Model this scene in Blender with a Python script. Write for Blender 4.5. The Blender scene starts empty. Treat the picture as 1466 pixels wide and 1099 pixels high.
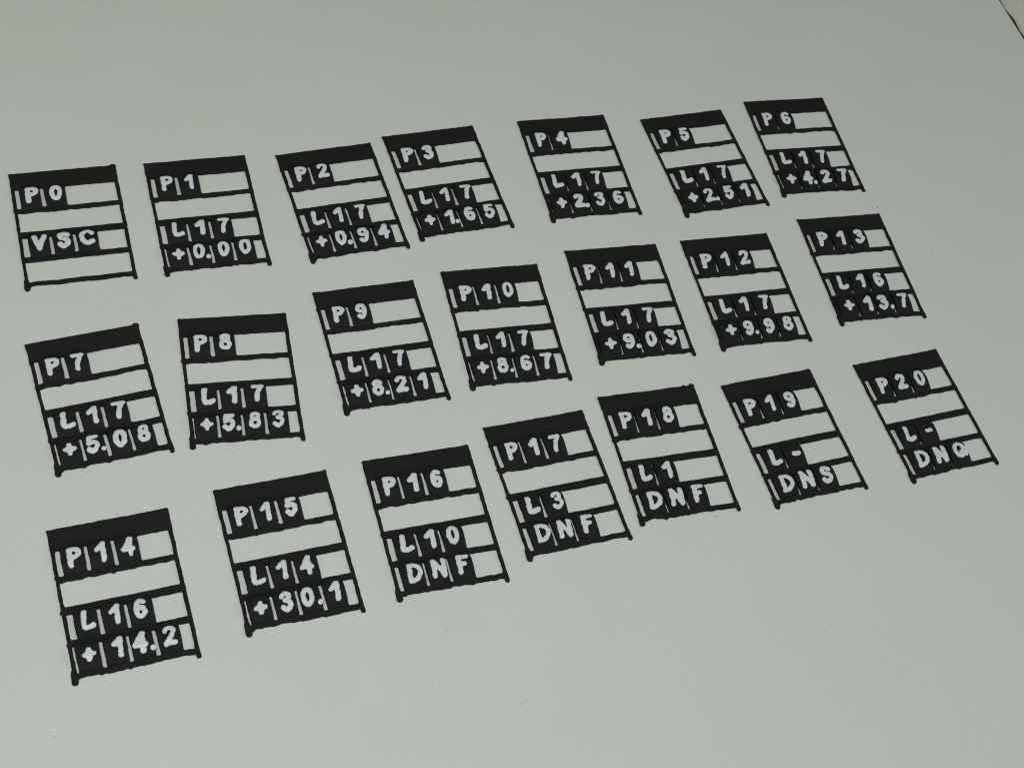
import bpy, math, random
import numpy as np
from mathutils import Matrix, Vector

sc = bpy.context.scene
W = 0.020                       # width of one label plate in metres

# ------------------------------------------------------------ camera
F_PX, PITCH, ROLL, CAM_H = 2032.33, math.radians(33.7927), math.radians(19.5157), 11.2072 * W
cam_d = bpy.data.cameras.new("camera")
cam = bpy.data.objects.new("camera", cam_d)
sc.collection.objects.link(cam)
cam_d.sensor_fit = 'HORIZONTAL'
cam_d.sensor_width = 36.0
cam_d.lens = 36.0 * F_PX / 1466.0
cam_d.clip_start = 0.005
cam_d.clip_end = 20.0
cam.matrix_world = Matrix.Translation((0, 0, CAM_H)) @ Matrix.Rotation(PITCH, 4, 'X') @ Matrix.Rotation(ROLL, 4, 'Z')
cam_d.dof.use_dof = True
cam_d.dof.focus_distance = 0.262
cam_d.dof.aperture_fstop = 110.0
sc.camera = cam

# ------------------------------------------------------------ light
world = bpy.data.worlds.new("World")
sc.world = world
world.use_nodes = True
world.node_tree.nodes["Background"].inputs[0].default_value = (0.99, 1.0, 0.86, 1)
world.node_tree.nodes["Background"].inputs[1].default_value = 0.132


def area(name, loc, target, size, power, col):
    d = bpy.data.lights.new(name, 'AREA')
    d.shape = 'DISK'
    d.size = size
    d.energy = power
    d.color = col
    o = bpy.data.objects.new(name, d)
    sc.collection.objects.link(o)
    o.location = loc
    o.rotation_euler = (Vector(target) - Vector(loc)).to_track_quat('-Z', 'Y').to_euler()
    return o


area("ceiling_lamp", (-0.035, 0.02, 0.36), (-0.035, 0.05, 0), 0.14, 0.71, (0.99, 1.0, 1.0))
area("window_light", (0.52, 0.30, 0.25), (0.0, 0.17, 0), 0.14, 0.68, (0.925, 0.99, 1.0))
area("warm_corner_fill", (-0.36, 0.42, 0.30), (-0.13, 0.20, 0), 0.20, 0.085, (1.0, 0.84, 0.30))  # added fill with no known source, warms the far left corner
sc.view_settings.view_transform = 'Standard'
sc.view_settings.look = 'None'
sc.view_settings.exposure = 0.0
sc.view_settings.gamma = 1.0
sc.cycles.filter_width = 1.15


# ------------------------------------------------------------ materials
def nodes_of(name):
    m = bpy.data.materials.new(name)
    m.use_nodes = True
    nt = m.node_tree
    return m, nt, nt.nodes["Principled BSDF"], nt.links


def noise_node(nt, links, coord, scale, detail=2.0, rough=0.5):
    n = nt.nodes.new("ShaderNodeTexNoise")
    n.inputs["Scale"].default_value = scale
    n.inputs["Detail"].default_value = detail
    n.inputs["Roughness"].default_value = rough
    links.new(coord, n.inputs["Vector"])
    return n


def ramp(nt, links, src, stops):
    r = nt.nodes.new("ShaderNodeValToRGB")
    cr = r.color_ramp
    while len(cr.elements) < len(stops):
        cr.elements.new(0.5)
    for e, (p, c) in zip(cr.elements, stops):
        e.position = p
        e.color = (c[0], c[1], c[2], 1)
    links.new(src, r.inputs[0])
    return r


def mix(nt, links, kind, a, b, fac=1.0):
    m = nt.nodes.new("ShaderNodeMix")
    m.data_type = 'RGBA'
    m.blend_type = kind
    if isinstance(fac, float):
        m.inputs[0].default_value = fac
    else:
        links.new(fac, m.inputs[0])
    links.new(a, m.inputs[6])
    links.new(b, m.inputs[7])
    return m.outputs[2]


def surface_mat(name, base, grain, blot, rough, spec, bump, chroma=0.0, gscale=4200.0):
    m, nt, bs, L = nodes_of(name)
    co = nt.nodes.new("ShaderNodeTexCoord").outputs["Object"]
    n1 = noise_node(nt, L, co, gscale, 1.0)
    lo, hi = 1 - grain, 1 + grain
    g = ramp(nt, L, n1.outputs[0], [(0.25, (lo,) * 3), (0.75, (hi,) * 3)])
    n5 = noise_node(nt, L, co, gscale * 0.42, 1.0)
    g5 = ramp(nt, L, n5.outputs[0], [(0.25, (1 - grain * .36,) * 3), (0.75, (1 + grain * .36,) * 3)])
    n2 = noise_node(nt, L, co, 55.0, 3.0)
    b = ramp(nt, L, n2.outputs[0], [(0.3, (1 - blot, 1 - blot * 0.6, 1 - blot)), (0.7, (1 + blot, 1 + blot * 0.6, 1 + blot))])
    rgb = nt.nodes.new("ShaderNodeRGB")
    rgb.outputs[0].default_value = (*base, 1)
    c = mix(nt, L, 'MULTIPLY', rgb.outputs[0], g.outputs[0])
    c = mix(nt, L, 'MULTIPLY', c, g5.outputs[0])
    c = mix(nt, L, 'MULTIPLY', c, b.outputs[0])
    if chroma:
        n3 = noise_node(nt, L, co, gscale * 0.33, 1.0)
        k = ramp(nt, L, n3.outputs[0], [(0.3, (1 + chroma, 1, 1 - chroma)), (0.7, (1 - chroma, 1, 1 + chroma))])
        c = mix(nt, L, 'MULTIPLY', c, k.outputs[0])
        n4 = noise_node(nt, L, co, 34.0, 2.0)
        k4 = ramp(nt, L, n4.outputs[0], [(0.35, (1 + chroma * .5, 1 - chroma * .3, 1 + chroma * .6)), (0.65, (1 - chroma * .5, 1 + chroma * .3, 1 - chroma * .6))])
        c = mix(nt, L, 'MULTIPLY', c, k4.outputs[0])
    L.new(c, bs.inputs["Base Color"])
    bs.inputs["Roughness"].default_value = rough
    bs.inputs["Specular IOR Level"].default_value = spec
    bp = nt.nodes.new("ShaderNodeBump")
    bp.inputs["Strength"].default_value = bump
    bp.inputs["Distance"].default_value = 0.00003
    L.new(n1.outputs[0], bp.inputs["Height"])
    L.new(bp.outputs[0], bs.inputs["Normal"])
    return m


M_TABLE = surface_mat("matt_white_table", (0.662, 0.706, 0.662), 0.062, 0.014, 0.62, 0.30, 0.35, 0.016)
M_PANEL = surface_mat("mottled_grey_panel", (0.62, 0.64, 0.555), 0.09, 0.08, 0.8, 0.2, 0.6, 0.02, 2200.0)
M_WHITE = surface_mat("white_plastic", (0.665, 0.725, 0.755), 0.04, 0.02, 0.42, 0.45, 0.4, 0.01)
M_DUST = surface_mat("grey_dust", (0.12, 0.125, 0.12), 0.1, 0.02, 0.9, 0.1, 0.2)


def black_mat():
    m, nt, bs, L = nodes_of("black_plastic")
    co = nt.nodes.new("ShaderNodeTexCoord").outputs["Object"]
    n1 = noise_node(nt, L, co, 3600.0, 2.0)
    c1 = ramp(nt, L, n1.outputs[0], [(0.3, (0.0118, 0.0130, 0.0128)), (0.7, (0.0176, 0.0190, 0.0187))])
    vo = nt.nodes.new("ShaderNodeTexVoronoi")
    vo.inputs["Scale"].default_value = 700.0
    L.new(co, vo.inputs["Vector"])
    sp = ramp(nt, L, vo.outputs["Distance"], [(0.05, (1, 1, 1)), (0.10, (0, 0, 0))])
    n2 = noise_node(nt, L, co, 260.0, 1.0)
    gate = ramp(nt, L, n2.outputs[0], [(0.66, (0, 0, 0)), (0.72, (1, 1, 1))])
    k = mix(nt, L, 'MULTIPLY', sp.outputs[0], gate.outputs[0])
    dust = nt.nodes.new("ShaderNodeRGB")
    dust.outputs[0].default_value = (0.10, 0.10, 0.095, 1)
    bw = nt.nodes.new("ShaderNodeRGBToBW")
    L.new(k, bw.inputs[0])
    L.new(mix(nt, L, 'MIX', c1.outputs[0], dust.outputs[0], bw.outputs[0]), bs.inputs["Base Color"])
    n3 = noise_node(nt, L, co, 420.0, 2.0)
    mr = nt.nodes.new("ShaderNodeMapRange")
    mr.inputs[3].default_value = 0.55
    mr.inputs[4].default_value = 0.72
    L.new(n3.outputs[0], mr.inputs[0])
    L.new(mr.outputs[0], bs.inputs["Roughness"])
    bs.inputs["Specular IOR Level"].default_value = 0.10
    bp = nt.nodes.new("ShaderNodeBump")
    bp.inputs["Strength"].default_value = 0.5
    bp.inputs["Distance"].default_value = 0.00003
    L.new(n1.outputs[0], bp.inputs["Height"])
    L.new(bp.outputs[0], bs.inputs["Normal"])
    return m


M_BLACK = black_mat()


# ------------------------------------------------------------ helpers
def tag(o, label=None, cat=None, group=None, kind=None):
    if label: o["label"] = label
    if cat: o["category"] = cat
    if group: o["group"] = group
    if kind: o["kind"] = kind
    return o


def mesh_obj(name, verts, faces, mat, parent=None, smooth=False):
    me = bpy.data.meshes.new(name)
    me.from_pydata([tuple(map(float, v)) for v in verts], [], [tuple(map(int, f)) for f in faces])
    me.materials.append(mat)
    if smooth:
        me.polygons.foreach_set("use_smooth", [True] * len(me.polygons))
    me.update()
    o = bpy.data.objects.new(name, me)
    sc.collection.objects.link(o)
    if parent: o.parent = parent
    return o


class Noise:
    """smooth value noise in two dimensions"""
    def __init__(self, seed):
        self.g = np.random.RandomState(seed).rand(64, 64) * 2 - 1

    def __call__(self, x, y):
        xi, yi = np.floor(x), np.floor(y)
        fx, fy = x - xi, y - yi
        fx, fy = fx * fx * (3 - 2 * fx), fy * fy * (3 - 2 * fy)
        a, b = xi.astype(int) % 64, yi.astype(int) % 64
        a1, b1 = (a + 1) % 64, (b + 1) % 64
        g = self.g
        return (g[a, b] * (1 - fx) + g[a1, b] * fx) * (1 - fy) + (g[a, b1] * (1 - fx) + g[a1, b1] * fx) * fy


def smin(a, b, k):
    h = np.clip(0.5 + 0.5 * (b - a) / k, 0, 1)
    return b * (1 - h) + a * h - k * h * (1 - h)


def smax(a, b, k):
    return -smin(-a, -b, k)


def capsule(x, y, p, q, r0, r1=None):
    r1 = r0 if r1 is None else r1
    dx, dy = q[0] - p[0], q[1] - p[1]
    l2 = dx * dx + dy * dy + 1e-12
    t = np.clip(((x - p[0]) * dx + (y - p[1]) * dy) / l2, 0, 1)
    return np.hypot(x - p[0] - t * dx, y - p[1] - t * dy) - (r0 + (r1 - r0) * t)


def quad(x, y, tl, tr, br, bl, k):
    """signed distance to a convex quad with corners rounded by k"""
    pts = [tl, tr, br, bl]
    d = None
    for i in range(4):
        (ax, ay), (bx, by) = pts[i], pts[(i + 1) % 4]
        ex, ey = bx - ax, by - ay
        l = math.hypot(ex, ey)
        e = (-(y - ay) * ex + (x - ax) * ey) / l * -1.0   # outside is positive for clockwise order
        d = e if d is None else smax(d, e, k)
    return d


def field_mesh(phi, x0, x1, y0, y1, step, top, bottom, bevel, classify=None, dome=0.0):
    """plate of the region phi<0: quads snapped to the outline, rounded rim, side walls.
    Returns {class: (verts, faces, smooth count)}; the classes share one grid so no seam opens."""
    nx, ny = int(round((x1 - x0) / step)) + 1, int(round((y1 - y0) / step)) + 1
    X, Y = np.meshgrid(x0 + step * np.arange(nx), y0 + step * np.arange(ny), indexing='ij')
    cx, cy = (X[:-1, :-1] + X[1:, 1:]) / 2, (Y[:-1, :-1] + Y[1:, 1:]) / 2
    ins = phi(cx, cy) < 0
    ins[0, :] = ins[-1, :] = False
    ins[:, 0] = ins[:, -1] = False
    pad = np.zeros((nx + 1, ny + 1), bool)
    pad[1:-1, 1:-1] = ins
    cnt = pad[:-1, :-1].astype(int) + pad[1:, :-1] + pad[:-1, 1:] + pad[1:, 1:]
    bd = (cnt > 0) & (cnt < 4)
    bx, by = X[bd], Y[bd]
    ox, oy = bx.copy(), by.copy()
    e = step * 0.25
    for _ in range(4):
        f = phi(bx, by)
        gx = (phi(bx + e, by) - phi(bx - e, by)) / (2 * e)
        gy = (phi(bx, by + e) - phi(bx, by - e)) / (2 * e)
        g2 = np.maximum(gx * gx + gy * gy, 0.2)
        bx, by = bx - f * gx / g2, by - f * gy / g2
        d = np.hypot(bx - ox, by - oy)
        s = np.minimum(1, step * 0.8 / np.maximum(d, 1e-9))
        bx, by = ox + (bx - ox) * s, oy + (by - oy) * s
    X, Y = X.copy(), Y.copy()
    X[bd], Y[bd] = bx, by
    Z = (top(X, Y) if callable(top) else np.full(X.shape, top)) + 0.0
    if dome:
        dd = np.minimum(-phi(X, Y), 0.02)
        Z = Z - dome * (1 - np.clip(dd / 0.02, 0, 1)) ** 2
    Z[bd] -= bevel
    ids = np.arange(nx * ny).reshape(nx, ny)
    ci, cj = np.nonzero(ins)
    cls = np.zeros(len(ci), int) if classify is None else classify(cx[ci, cj], cy[ci, cj])
    V = np.stack([X.ravel(), Y.ravel(), Z.ravel()], 1)
    out = {}
    for c in np.unique(cls):
        m = cls == c
        i, j = ci[m], cj[m]
        q = np.stack([ids[i, j], ids[i + 1, j], ids[i + 1, j + 1], ids[i, j + 1]], 1)
        walls = []
        for (di, dj, a, b) in ((0, -1, (0, 0), (1, 0)), (1, 0, (1, 0), (1, 1)), (0, 1, (1, 1), (0, 1)), (-1, 0, (0, 1), (0, 0))):
            out_ = ~pad[i + 1 + di, j + 1 + dj]
            ii, jj = i[out_], j[out_]
            walls.append(np.stack([ids[ii + a[0], jj + a[1]], ids[ii + b[0], jj + b[1]]], 1))
        wl = np.concatenate(walls)
        used, inv = np.unique(q, return_inverse=True)
        inv = inv.reshape(q.shape)
        v = V[used]
        wv, winv = np.unique(wl, return_inverse=True)
        winv = winv.reshape(wl.shape)
        n0 = len(v)
        up = V[wv].copy()
        dn = up.copy()
        dn[:, 2] = bottom(up[:, 0], up[:, 1]) if callable(bottom) else bottom
        n1 = n0 + len(up)
        verts = np.concatenate([v, up, dn]) * W
        wf = np.stack([winv[:, 1] + n0, winv[:, 0] + n0, winv[:, 0] + n1, winv[:, 1] + n1], 1)
        out[int(c)] = (verts, np.concatenate([inv, wf]))
    return out


# ------------------------------------------------------------ glyphs (centre lines, y down from 0 to -H)
H = 0.134
R0 = 0.0208


def arc(cx, cy, rx, ry, a0, a1, n=12):
    return [(cx + rx * math.cos(math.radians(a0 + (a1 - a0) * i / n)), cy + ry * math.sin(math.radians(a0 + (a1 - a0) * i / n))) for i in range(n + 1)]


def spl(pts, n=4):
    out = []
    P = [pts[0]] + pts + [pts[-1]]
    for i in range(1, len(P) - 2):
        for s in range(n):
            t = s / n
            out.append(tuple(0.5 * (2 * P[i][k] + (P[i + 1][k] - P[i - 1][k]) * t + (2 * P[i - 1][k] - 5 * P[i][k] + 4 * P[i + 1][k] - P[i + 2][k]) * t * t + (3 * P[i][k] - P[i - 1][k] - 3 * P[i + 1][k] + P[i + 2][k]) * t ** 3) for k in (0, 1)))
    out.append(pts[-1])
    return out


SIX = spl([(.057, -.014), (.040, .000), (.018, -.010), (.003, -.045), (.002, -.090), (.018, -.124), (.045, -.128), (.064, -.105), (.060, -.076), (.040, -.062), (.018, -.068), (.004, -.088)])
G = {
    'P': [[(0, 0), (0.004, -H)], spl([(0, 0), (.040, .000), (.066, -.016), (.070, -.036), (.055, -.058), (.030, -.066), (.003, -.066)])],
    'L': [spl([(.004, 0), (.001, -.06), (.000, -.112), (.012, -.128), (.040, -.128), (.070, -.120)])],
    '0': [arc(.034, -.065, .034, .065, 0, 360, 22)],
    '1': [[(.046, 0), (.046, -H)], [(.044, 0), (.000, -.044)]],
    '2': [spl([(.000, -.026), (.014, -.004), (.036, 0), (.058, -.014), (.060, -.040), (.044, -.070), (.016, -.104), (.002, -.128)]), [(.002, -.128), (.070, -.126)]],
    '3': [spl([(.002, -.020), (.018, -.002), (.040, .000), (.058, -.016), (.054, -.044), (.030, -.058), (.056, -.070), (.066, -.096), (.054, -.122), (.030, -H), (.002, -.116)])],
    '4': [[(.054, 0), (.000, -.088)], [(.000, -.088), (.072, -.088)], [(.052, 0), (.052, -H)]],
    '5': [[(.062, -.002), (.012, -.002)], [(.012, -.002), (.006, -.056)], spl([(.006, -.056), (.034, -.050), (.058, -.062), (.064, -.090), (.050, -.120), (.024, -H), (.000, -.112)])],
    '6': [SIX],
    '7': [[(.000, -.002), (.068, -.002)], spl([(.068, -.002), (.044, -.045), (.030, -.090), (.026, -H)])],
    '8': [arc(.034, -.030, .026, .030, 0, 360, 16), arc(.034, -.095, .034, .035, 0, 360, 18)],
    '9': [[(.066 - a, -H - b) for a, b in SIX]],
    'V': [[(0, 0), (.046, -H)], [(.046, -H), (.092, 0)]],
    'S': [spl([(.072, -.022), (.050, -.002), (.022, -.002), (.004, -.026), (.014, -.052), (.040, -.064), (.068, -.078), (.074, -.104), (.054, -.128), (.026, -H), (.000, -.112)])],
    'C': [spl([(.086, -.028), (.060, -.002), (.032, -.002), (.006, -.030), (.000, -.066), (.012, -.106), (.044, -.130), (.090, -.112)])],
    'D': [[(0, 0), (.002, -H)], spl([(0, 0), (.040, -.000), (.078, -.026), (.090, -.065), (.076, -.106), (.040, -.130), (.002, -H)])],
    'N': [[(0, -H), (.002, 0)], [(.002, 0), (.082, -H)], [(.082, -H), (.084, 0)]],
    'F': [[(0, 0), (0, -H)], [(0, 0), (.064, 0)], [(0, -.064), (.044, -.064)]],
    'Q': [arc(.050, -.062, .046, .060, 0, 360, 22), [(.066, -.085), (.106, -.118)], [(.094, -.045), (.108, -.060), (.112, -.105)]],
    '-': [[(0, -.078), (.044, -.078)]],
    '.': [[(0, -.132), (.001, -.133)]],
    '+': [],
}
NAMES = {'+': 'plus_sign', '-': 'dash', '.': 'decimal_point'}
WORDS = {'+': 'plus sign', '-': 'dash', '.': 'decimal point'}


def glyph_phi(ch, ox, oy, seed):
    """outer left edge at ox, outer top at oy; returns phi(x, y)"""
    rnd = random.Random(seed)
    nz = Noise(seed % 9973)
    r = R0 * rnd.uniform(0.92, 1.06) * (1.06 if ch in 'LPVSC' else 1.0)
    if ch in '8': r *= 0.93
    jx, jy = rnd.uniform(-.003, .003), rnd.uniform(-.003, .003)
    cx0, cy0 = ox + R0 + jx, oy - R0 + jy
    sx = rnd.uniform(1.03, 1.10)

    def f(x, y):
        u = (x - cx0 - 0.05 * (y - cy0 + 0.065)) / sx
        v = (y - cy0) / 1.03
        if ch == '+':
            u = u - .034; v = v + .075
            d = smin(capsule(u, v, (-.037, 0), (.037, 0), .018), capsule(u, v, (0, -.042), (0, .042), .018), .030)
        else:
            d = None
            for st in G[ch]:
                s = None
                for p, q in zip(st, st[1:]):
                    c = capsule(u, v, p, q, r)
                    s = c if s is None else np.minimum(s, c)
                d = s if d is None else smin(d, s, .010)
        return d + 0.0036 * nz(x * 34, y * 34 + 7) + 0.0018 * nz(x * 80, y * 80)
    return f


# ------------------------------------------------------------ the label plates
T_BASE, SWELL, INK = 0.013, 0.040, 0.006
WIN = {1: {2: .497, 3: .706}, 3: {2: .514, 3: .724}, 4: {3: .731, 4: .891}}
SEPS = {(1, 2): [.284], (1, 3): [.285, .503], (3, 2): [.299], (3, 3): [.299, .513], (4, 4): [.267, .480, .691], (4, 3): [.303, .513]}
ROWY = {1: (-.205, -.436), 3: (-.786, -1.006), 4: (-1.067, -1.292)}
TOPY = {1: -.214, 3: -.784, 4: -1.070}
XS = {(1, 'P'): .130}


def char_x(row, n, i, ch, txt):
    """outer left edge of a character"""
    if row == 1: return [.130, .349, .560][i]
    if row == 3:
        if txt == 'VSC': return [.127, .356, .557][i]
        if n == 2: return [.149, .384][i] if ch != '1' else .376
        return [.149, .366, .566 if ch != '7' else .588][i]
    if txt[0] == 'D': return [.144, .358, {'F': .590, 'S': .574, 'Q': .566}[ch] if i == 2 else 0][i]
    k = txt.index('.')
    if k == 2: return [.111, .306 if ch != '1' else .330, .536, .744][i]
    return [.111, .343 if ch == '1' else .327, .508, .752][i]


def build_plate(idx, t1, t3, t4, pos, rz, label):
    rnd = random.Random(100 + idx)
    nz = Noise(500 + idx)
    root = bpy.data.objects.new("label_plate", None)
    sc.collection.objects.link(root)
    root.empty_display_size = 0.004
    root.location = (pos[0] * W, pos[1] * W, 0)
    root.rotation_euler = (0, 0, rz)
    tag(root, label, "label plate", "black label plates laid out in three rows")

    inL = lambda y: .032 - .014 * y
    inR = lambda y: .965 - .014 * y
    holes = [(inL(-.49), inR(-.49), inR(-.713), inL(-.713), -.491, -.713, .014)]
    cells = {}
    for row, txt in ((1, t1), (3, t3), (4, t4)):
        ya, yb = ROWY[row]
        if not txt:
            holes.append((inL(ya), inR(ya), inR(yb), inL(yb), ya, yb, .012)); cells[row] = []
            continue
        chars = txt.replace('.', '')
        n = len(chars)
        wide = {1: .078, 3: .094, 4: .063 if n == 4 else .086}[row]
        wide += rnd.uniform(-.003, .003)
        if row == 4 and idx in (4, 5, 11, 12, 13): wide -= .0055
        holes.append((inL(ya) + .003, wide - .002, wide + .004, inL(yb) + .002, ya, yb, .008))
        ss = [s + rnd.uniform(-.002, .002) for s in SEPS[(row, n)]]
        for s in ss:
            hw = (.0190 if row == 1 else .0172) + rnd.uniform(-.0025, .0015)
            if row == 4: hw -= .001
            if idx in (4, 5, 6, 11, 12, 13, 18, 19, 20): hw *= .74
            holes.append((s - hw * .85, s + hw * .75, s + hw + .004, s - hw + .004, ya + rnd.uniform(-.006, .002), yb, .009))
        wx = WIN[row][n]
        holes.append((wx, inR(ya), inR(yb), wx + .002, ya, yb, .013))
        edges = [wide] + ss + [wx]
        cells[row] = [(edges[i], edges[i + 1]) for i in range(n)]

    nubs = []
    for yy in (-.205, -.462, -.745, -1.03):
        if rnd.random() < .7: nubs.append((.018 - .012 * yy + rnd.uniform(-.004, .002), yy + rnd.uniform(-.02, .02), rnd.uniform(.018, .025)))
        if rnd.random() < .5: nubs.append((.984 - .013 * yy + rnd.uniform(-.002, .003), yy + rnd.uniform(-.02, .02), rnd.uniform(.014, .019)))
    for row in (1, 4):
        if cells[row]:
            yy = ROWY[row][1] - (.041 if row == 1 else .036)
            for (a, b) in cells[row]:
                if rnd.random() < .85: nubs.append((a - .012 + rnd.uniform(-.02, .02), yy + rnd.uniform(-.004, .002), rnd.uniform(.014, .021)))
                if rnd.random() < .4: nubs.append(((a + b) / 2 + rnd.uniform(-.04, .04), yy + rnd.uniform(-.002, .003), rnd.uniform(.014, .019)))
    nubs += [(.016, -.014, .0175), (.984, -.012, .019)]
    if idx in (0, 7, 18): nubs += [(.972, -.004, .022), (.985, -.006, .022)]
    if idx == 18: nubs.append((.895, -.004, .016))
    lo = Noise(900 + idx)

    def phi(x, y):
        low = 1 / (1 + np.exp((y + 1.30) * 160))
        mid = np.exp(-((y + .49) / .03) ** 2)
        yy = y + lo(x * 7 + 3, y * 3) * (.0025 + .0035 * low + .002 * mid) + lo(x * 19, y * 2 + 9) * (.0012 + .0065 * low + .005 * mid)
        xx = x + lo(x * 3 + 20, y * 9) * .0022
        d = quad(xx, yy, (.0, .002), (1.003, .002), (1.017, -1.345), (.0205, -1.337), .006)
        for (a, b, c, e, ya, yb, k) in holes:
            d = np.maximum(d, -quad(xx, yy, (a, ya), (b, ya), (c, yb), (e, yb), k))
        d = smin(d, capsule(xx, y, (.030, -1.28), (.032, -1.3600), .0225, .0275), .018)
        d = smin(d, capsule(xx, y, (.999, -1.28), (1.002, -1.3655), .0165, .0220), .009)
        for (a, b, r) in nubs:
            d = smin(d, np.hypot(xx - a, yy - b) - r, .006)
        return d + .0024 * nz(x * 30, y * 30)

    def zfun(x, y):
        """every character tile swells towards its upper half; rails, bars and header stay flat"""
        z = np.zeros(np.shape(x))
        for row in cells:
            if not cells[row]: continue
            ya, yb = ROWY[row]
            t = (y - yb) / (ya - yb)
            up = np.clip((t + .03) / .50, 0, 1) ** .6
            fx = np.zeros(np.shape(x))
            n_ = len(cells[row])
            for i_, (a, b) in enumerate(cells[row]):
                s_ = np.clip((x - a) / (b - a), 0, 1)
                hump = .95 + .05 * np.sin(np.pi * s_) ** .7
                dn_ = np.clip((1.27 - .12 * np.abs(2 * s_ - 1) ** 4 - t) / .42, 0, 1)
                fy = up * dn_ * dn_ * (3 - 2 * dn_)
                lo_ = a - .014 if i_ else a
                hi_ = b + .014 if i_ < n_ - 1 else b
                e_ = np.clip(np.minimum(x - lo_, hi_ - x) / .012 + 1.0, 0, 1)
                fx = np.maximum(fx, hump * e_ * fy)
            z = np.maximum(z, SWELL * fx)
        return z + T_BASE

    keys = {0: ('header_panel', None), 1: ('side_rail', None), 2: ('side_rail', None), 3: ('cross_bar', None), 4: ('cross_bar', None), 5: ('cross_bar', None), 6: ('cross_bar', None)}
    tile_id = {}
    k = 10
    for row in cells:
        for i in range(len(cells[row])):
            tile_id[k] = (row, i); k += 1

    def classify(x, y):
        c = np.full(x.shape, -1)
        c[y > -.2035] = 0
        rest = c < 0
        c[rest & (x < inL(y) + .001)] = 1
        c[rest & (x > inR(y) - .001)] = 2
        for kk, (a, b) in {3: (-.436, -.491), 4: (-.713, -.786), 5: (-1.006, -1.067), 6: (-1.292, -9)}.items():
            c[(c < 0) & (y <= a) & (y >= b)] = kk
        for kk, (row, i) in tile_id.items():
            ya, yb = ROWY[row]
            a, b = cells[row][i]
            c[(c < 0) & (y < ya + .06) & (y > yb - .03) & (x >= a - (.2 if i == 0 else 0)) & (x < b + (.04 if i == len(cells[row]) - 1 else 0))] = kk
        # slivers at hole corners join the nearest rail
        c[(c < 0) & (x < .5)] = 1
        c[c < 0] = 2
        return c

    parts = field_mesh(phi, -.045, 1.065, -1.42, .045, .0072, zfun, 0.0, .004, classify)
    tiles = {}
    for c, (v, f) in parts.items():
        if c in keys:
            mesh_obj(keys[c][0], v, f, M_BLACK, root)
        else:
            tiles[tile_id[c]] = mesh_obj('character_tile', v, f, M_BLACK, root)

    for row, txt in ((1, t1), (3, t3), (4, t4)):
        if not txt: continue
        chars = txt.replace('.', '')
        n = len(chars)
        items = [(ch, i, char_x(row, n, i, ch, txt)) for i, ch in enumerate(chars)]
        if '.' in txt:
            kdot = txt.index('.')
            items.append(('.', kdot - 1, (.446 if kdot == 2 else .664) - R0))
        for ch, i, ox in items:
            seed = idx * 97 + row * 13 + i * 3 + ord(ch)
            g = glyph_phi(ch, ox, TOPY[row], seed)
            oy = TOPY[row]
            bx = (ox - .05, ox + .21, oy - .235, oy + .05)
            if ch == '.': bx = (ox - .02, ox + .07, oy - .21, oy - .10)
            tile = tiles.get((row, i))
            w = field_mesh(g, *bx, .0055, lambda x, y: zfun(x, y) + INK, lambda x, y: np.maximum(zfun(x, y) - .004, .002), .003, None, .0015)
            wv, wf = w[0]
            nm = NAMES.get(ch, 'digit' if ch.isdigit() else 'letter')
            o = mesh_obj(nm, wv, wf, M_WHITE, tile, False)
            o["label"] = "raised white " + (WORDS.get(ch) or ('digit ' + ch if ch.isdigit() else 'capital letter ' + ch))
    return root


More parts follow.
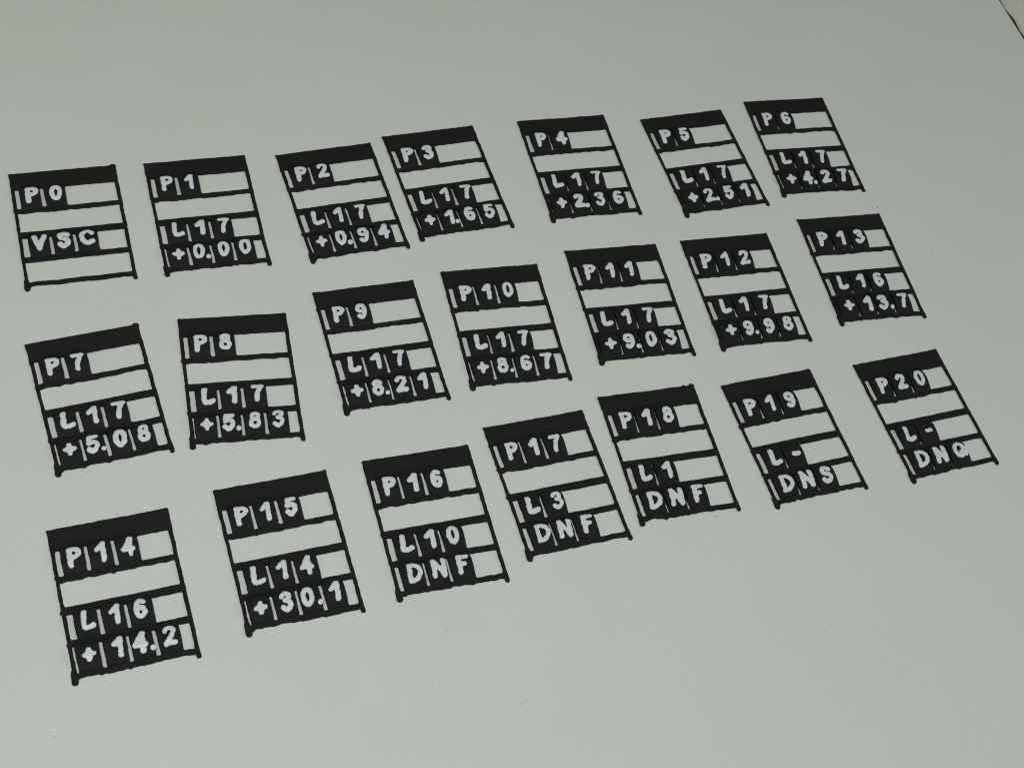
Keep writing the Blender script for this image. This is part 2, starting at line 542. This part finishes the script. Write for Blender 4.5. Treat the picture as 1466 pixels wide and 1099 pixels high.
POSE = [(-5.2417, 7.828, 0.5656), (-4.1634, 8.4951, 0.5603), (-3.0354, 9.1552, 0.6197), (-2.1352, 9.8657, 0.6117), (-0.8933, 10.7154, 0.5476),
        (0.3568, 11.3582, 0.6027), (1.4028, 12.1671, 0.5223), (-4.2316, 6.1383, 0.6387), (-3.1251, 6.9271, 0.4839), (-2.0944, 7.7128, 0.5731),
        (-1.0372, 8.4637, 0.5217), (0.0511, 9.2395, 0.522), (1.154, 9.8885, 0.5345), (2.2984, 10.7282, 0.5179), (-3.2535, 4.5454, 0.5957),
        (-2.1381, 5.402, 0.591), (-1.0418, 6.1624, 0.5636), (-0.1206, 6.9215, 0.593), (0.8151, 7.6778, 0.5442), (1.936, 8.2973, 0.6014), (3.1885, 9.0957, 0.6043)]
TEXT = [('P0', 'VSC', '', 'black plate reading P0 VSC with an empty bottom window, left end of the back row'),
        ('P1', 'L17', '+0.00', 'black plate reading P1 L17 +0.00 between the P0 and P2 plates'),
        ('P2', 'L17', '+0.94', 'black plate reading P2 L17 +0.94 standing close beside the P3 plate'),
        ('P3', 'L17', '+1.65', 'black plate reading P3 L17 +1.65 just right of the P2 plate'),
        ('P4', 'L17', '+2.36', 'black plate reading P4 L17 +2.36 in the middle of the back row'),
        ('P5', 'L17', '+2.51', 'black plate reading P5 L17 +2.51 between the P4 and P6 plates'),
        ('P6', 'L17', '+4.27', 'black plate reading P6 L17 +4.27, right end of the back row'),
        ('P7', 'L17', '+5.08', 'black plate reading P7 L17 +5.08, left end of the middle row'),
        ('P8', 'L17', '+5.83', 'black plate reading P8 L17 +5.83, turned straighter than its neighbours'),
        ('P9', 'L17', '+8.21', 'black plate reading P9 L17 +8.21 between the P8 and P10 plates'),
        ('P10', 'L17', '+8.67', 'black plate reading P10 L17 +8.67 in the middle of the middle row'),
        ('P11', 'L17', '+9.03', 'black plate reading P11 L17 +9.03 in front of the P4 plate'),
        ('P12', 'L17', '+9.98', 'black plate reading P12 L17 +9.98 in front of the P5 plate'),
        ('P13', 'L16', '+13.7', 'black plate reading P13 L16 +13.7, right end of the middle row'),
        ('P14', 'L16', '+14.2', 'black plate reading P14 L16 +14.2, nearest of all, left end of the front row'),
        ('P15', 'L14', '+30.1', 'black plate reading P15 L14 +30.1 in the front row beside P14'),
        ('P16', 'L10', 'DNF', 'black plate reading P16 L10 DNF in front of the P9 and P10 plates'),
        ('P17', 'L3', 'DNF', 'black plate reading P17 L3 DNF close beside the P18 plate'),
        ('P18', 'L1', 'DNF', 'black plate reading P18 L1 DNF between the P17 and P19 plates'),
        ('P19', 'L-', 'DNS', 'black plate reading P19 L- DNS in the front row'),
        ('P20', 'L-', 'DNQ', 'black plate reading P20 L- DNQ, right end of the front row')]

# ------------------------------------------------------------ the setting: white table top, gap, grey panel beyond it
ND = Vector((0.830, 0.557))
DD = Vector((0.557, -0.830))
EDGE = 12.09


def slab(name, u0, u1, v0, v1, ztop, zbot, rim, mat, wav=0.0, seed=1):
    """long slab whose rounded long edges run beside the gap; u across the gap, v along it (plate widths)"""
    prof = [(u0, zbot), (u0, ztop - rim)]
    for i in range(1, 5):
        a = math.radians(90 * i / 4)
        prof.append((u0 + rim * (1 - math.cos(a)), ztop - rim * (1 - math.sin(a))))
    for i in range(0, 5):
        a = math.radians(90 * i / 4)
        prof.append((u1 - rim * (1 - math.sin(a)), ztop - rim * (1 - math.cos(a))))
    prof.append((u1, zbot))
    n = 240 if wav else 2
    rn = Noise(seed)
    vs, fs = [], []
    for j in range(n + 1):
        v = v0 + (v1 - v0) * j / n
        for (u, z) in prof:
            du = float(rn(np.array([v * 6.0]), np.array([2.0]))[0] + .6 * rn(np.array([v * 19.0]), np.array([5.0]))[0]) * wav if (wav and abs(u - u0) < rim * 2) else 0
            p = ND * (u + du) + DD * v
            vs.append((p.x * W, p.y * W, z * W))
    m = len(prof)
    for j in range(n):
        for i in range(m):
            a, b = j * m + i, j * m + (i + 1) % m
            fs.append((a, b, b + m, a + m))
    fs.append(tuple(range(m - 1, -1, -1)))
    fs.append(tuple(n * m + i for i in range(m)))
    o = mesh_obj(name, vs, fs, mat)
    return o


table = slab("table_top", EDGE - 34, EDGE, -26, 22, 0.0, -1.0, 0.012, M_TABLE)
tag(table, kind="structure")
panel = slab("side_panel", EDGE + .040, EDGE + 20, -26, 22, -0.012, -1.0, 0.060, M_PANEL, 0.022, 3)
tag(panel, kind="structure")
M_GAP_SHADE = surface_mat("painted_gap_shade", (0.035, 0.038, 0.032), 0.3, 0.3, 0.9, 0.1, 0.5, 0.0, 1500.0)  # near-black colour standing in for the shade inside the gap
seam = slab("gap_shade_strip", EDGE + .001, EDGE + .075, -26, 22, -0.030, -0.9, 0.006, M_GAP_SHADE)  # strip added to carry the painted shade between table and panel
tag(seam, kind="structure")  # added strip that carries the painted gap shade

for i, ((t1, t3, t4, lab), (px, py, rz)) in enumerate(zip(TEXT, POSE)):
    build_plate(i, t1, t3, t4, (px, py), rz, lab)


# ------------------------------------------------------------ dust on the table
def ground(px, py):
    """table point seen at a pixel of the photograph, used to place the specks"""
    d = Vector(((px - 733) / F_PX, -(py - 549.5) / F_PX, -1))
    w = (Matrix.Rotation(PITCH, 3, 'X') @ Matrix.Rotation(ROLL, 3, 'Z')) @ d
    return (w.x * -CAM_H / w.z, w.y * -CAM_H / w.z)


vs, fs = [], []
rnd = random.Random(5)


def speck(x, y, r):
    b = len(vs)
    n = 6
    for k in range(n):
        a = 2 * math.pi * k / n
        q = r * rnd.uniform(.6, 1.2)
        vs.append((x + q * math.cos(a), y + q * math.sin(a), 0.00001))
    vs.append((x, y, r * .8))
    for k in range(n):
        fs.append((b + k, b + (k + 1) % n, b + n))


for (px, py, r) in ((1256, 297, .00016), (1335, 357, .00013), (1026, 739, .00015), (1018, 736, .00010), (167, 736, .00013), (766, 56, .00011), (747, 1007, .00010),
                    (1381, 1074, .00010), (1443, 1083, .00010), (78, 1054, .00011), (430, 470, .00010), (1157, 327, .00010), (640, 905, .00009), (1180, 905, .00010),
                    (20, 352, .00008), (600, 60, .00009), (930, 65, .00008)):
    speck(*ground(px, py), r)
for _ in range(12):
    speck(*ground(rnd.uniform(0, 1466), rnd.uniform(0, 1099)), rnd.uniform(.00003, .00006))
dust = mesh_obj("dust", vs, fs, M_DUST)
tag(dust, "tiny grey dust specks scattered over the white table top", "dust", kind="stuff")
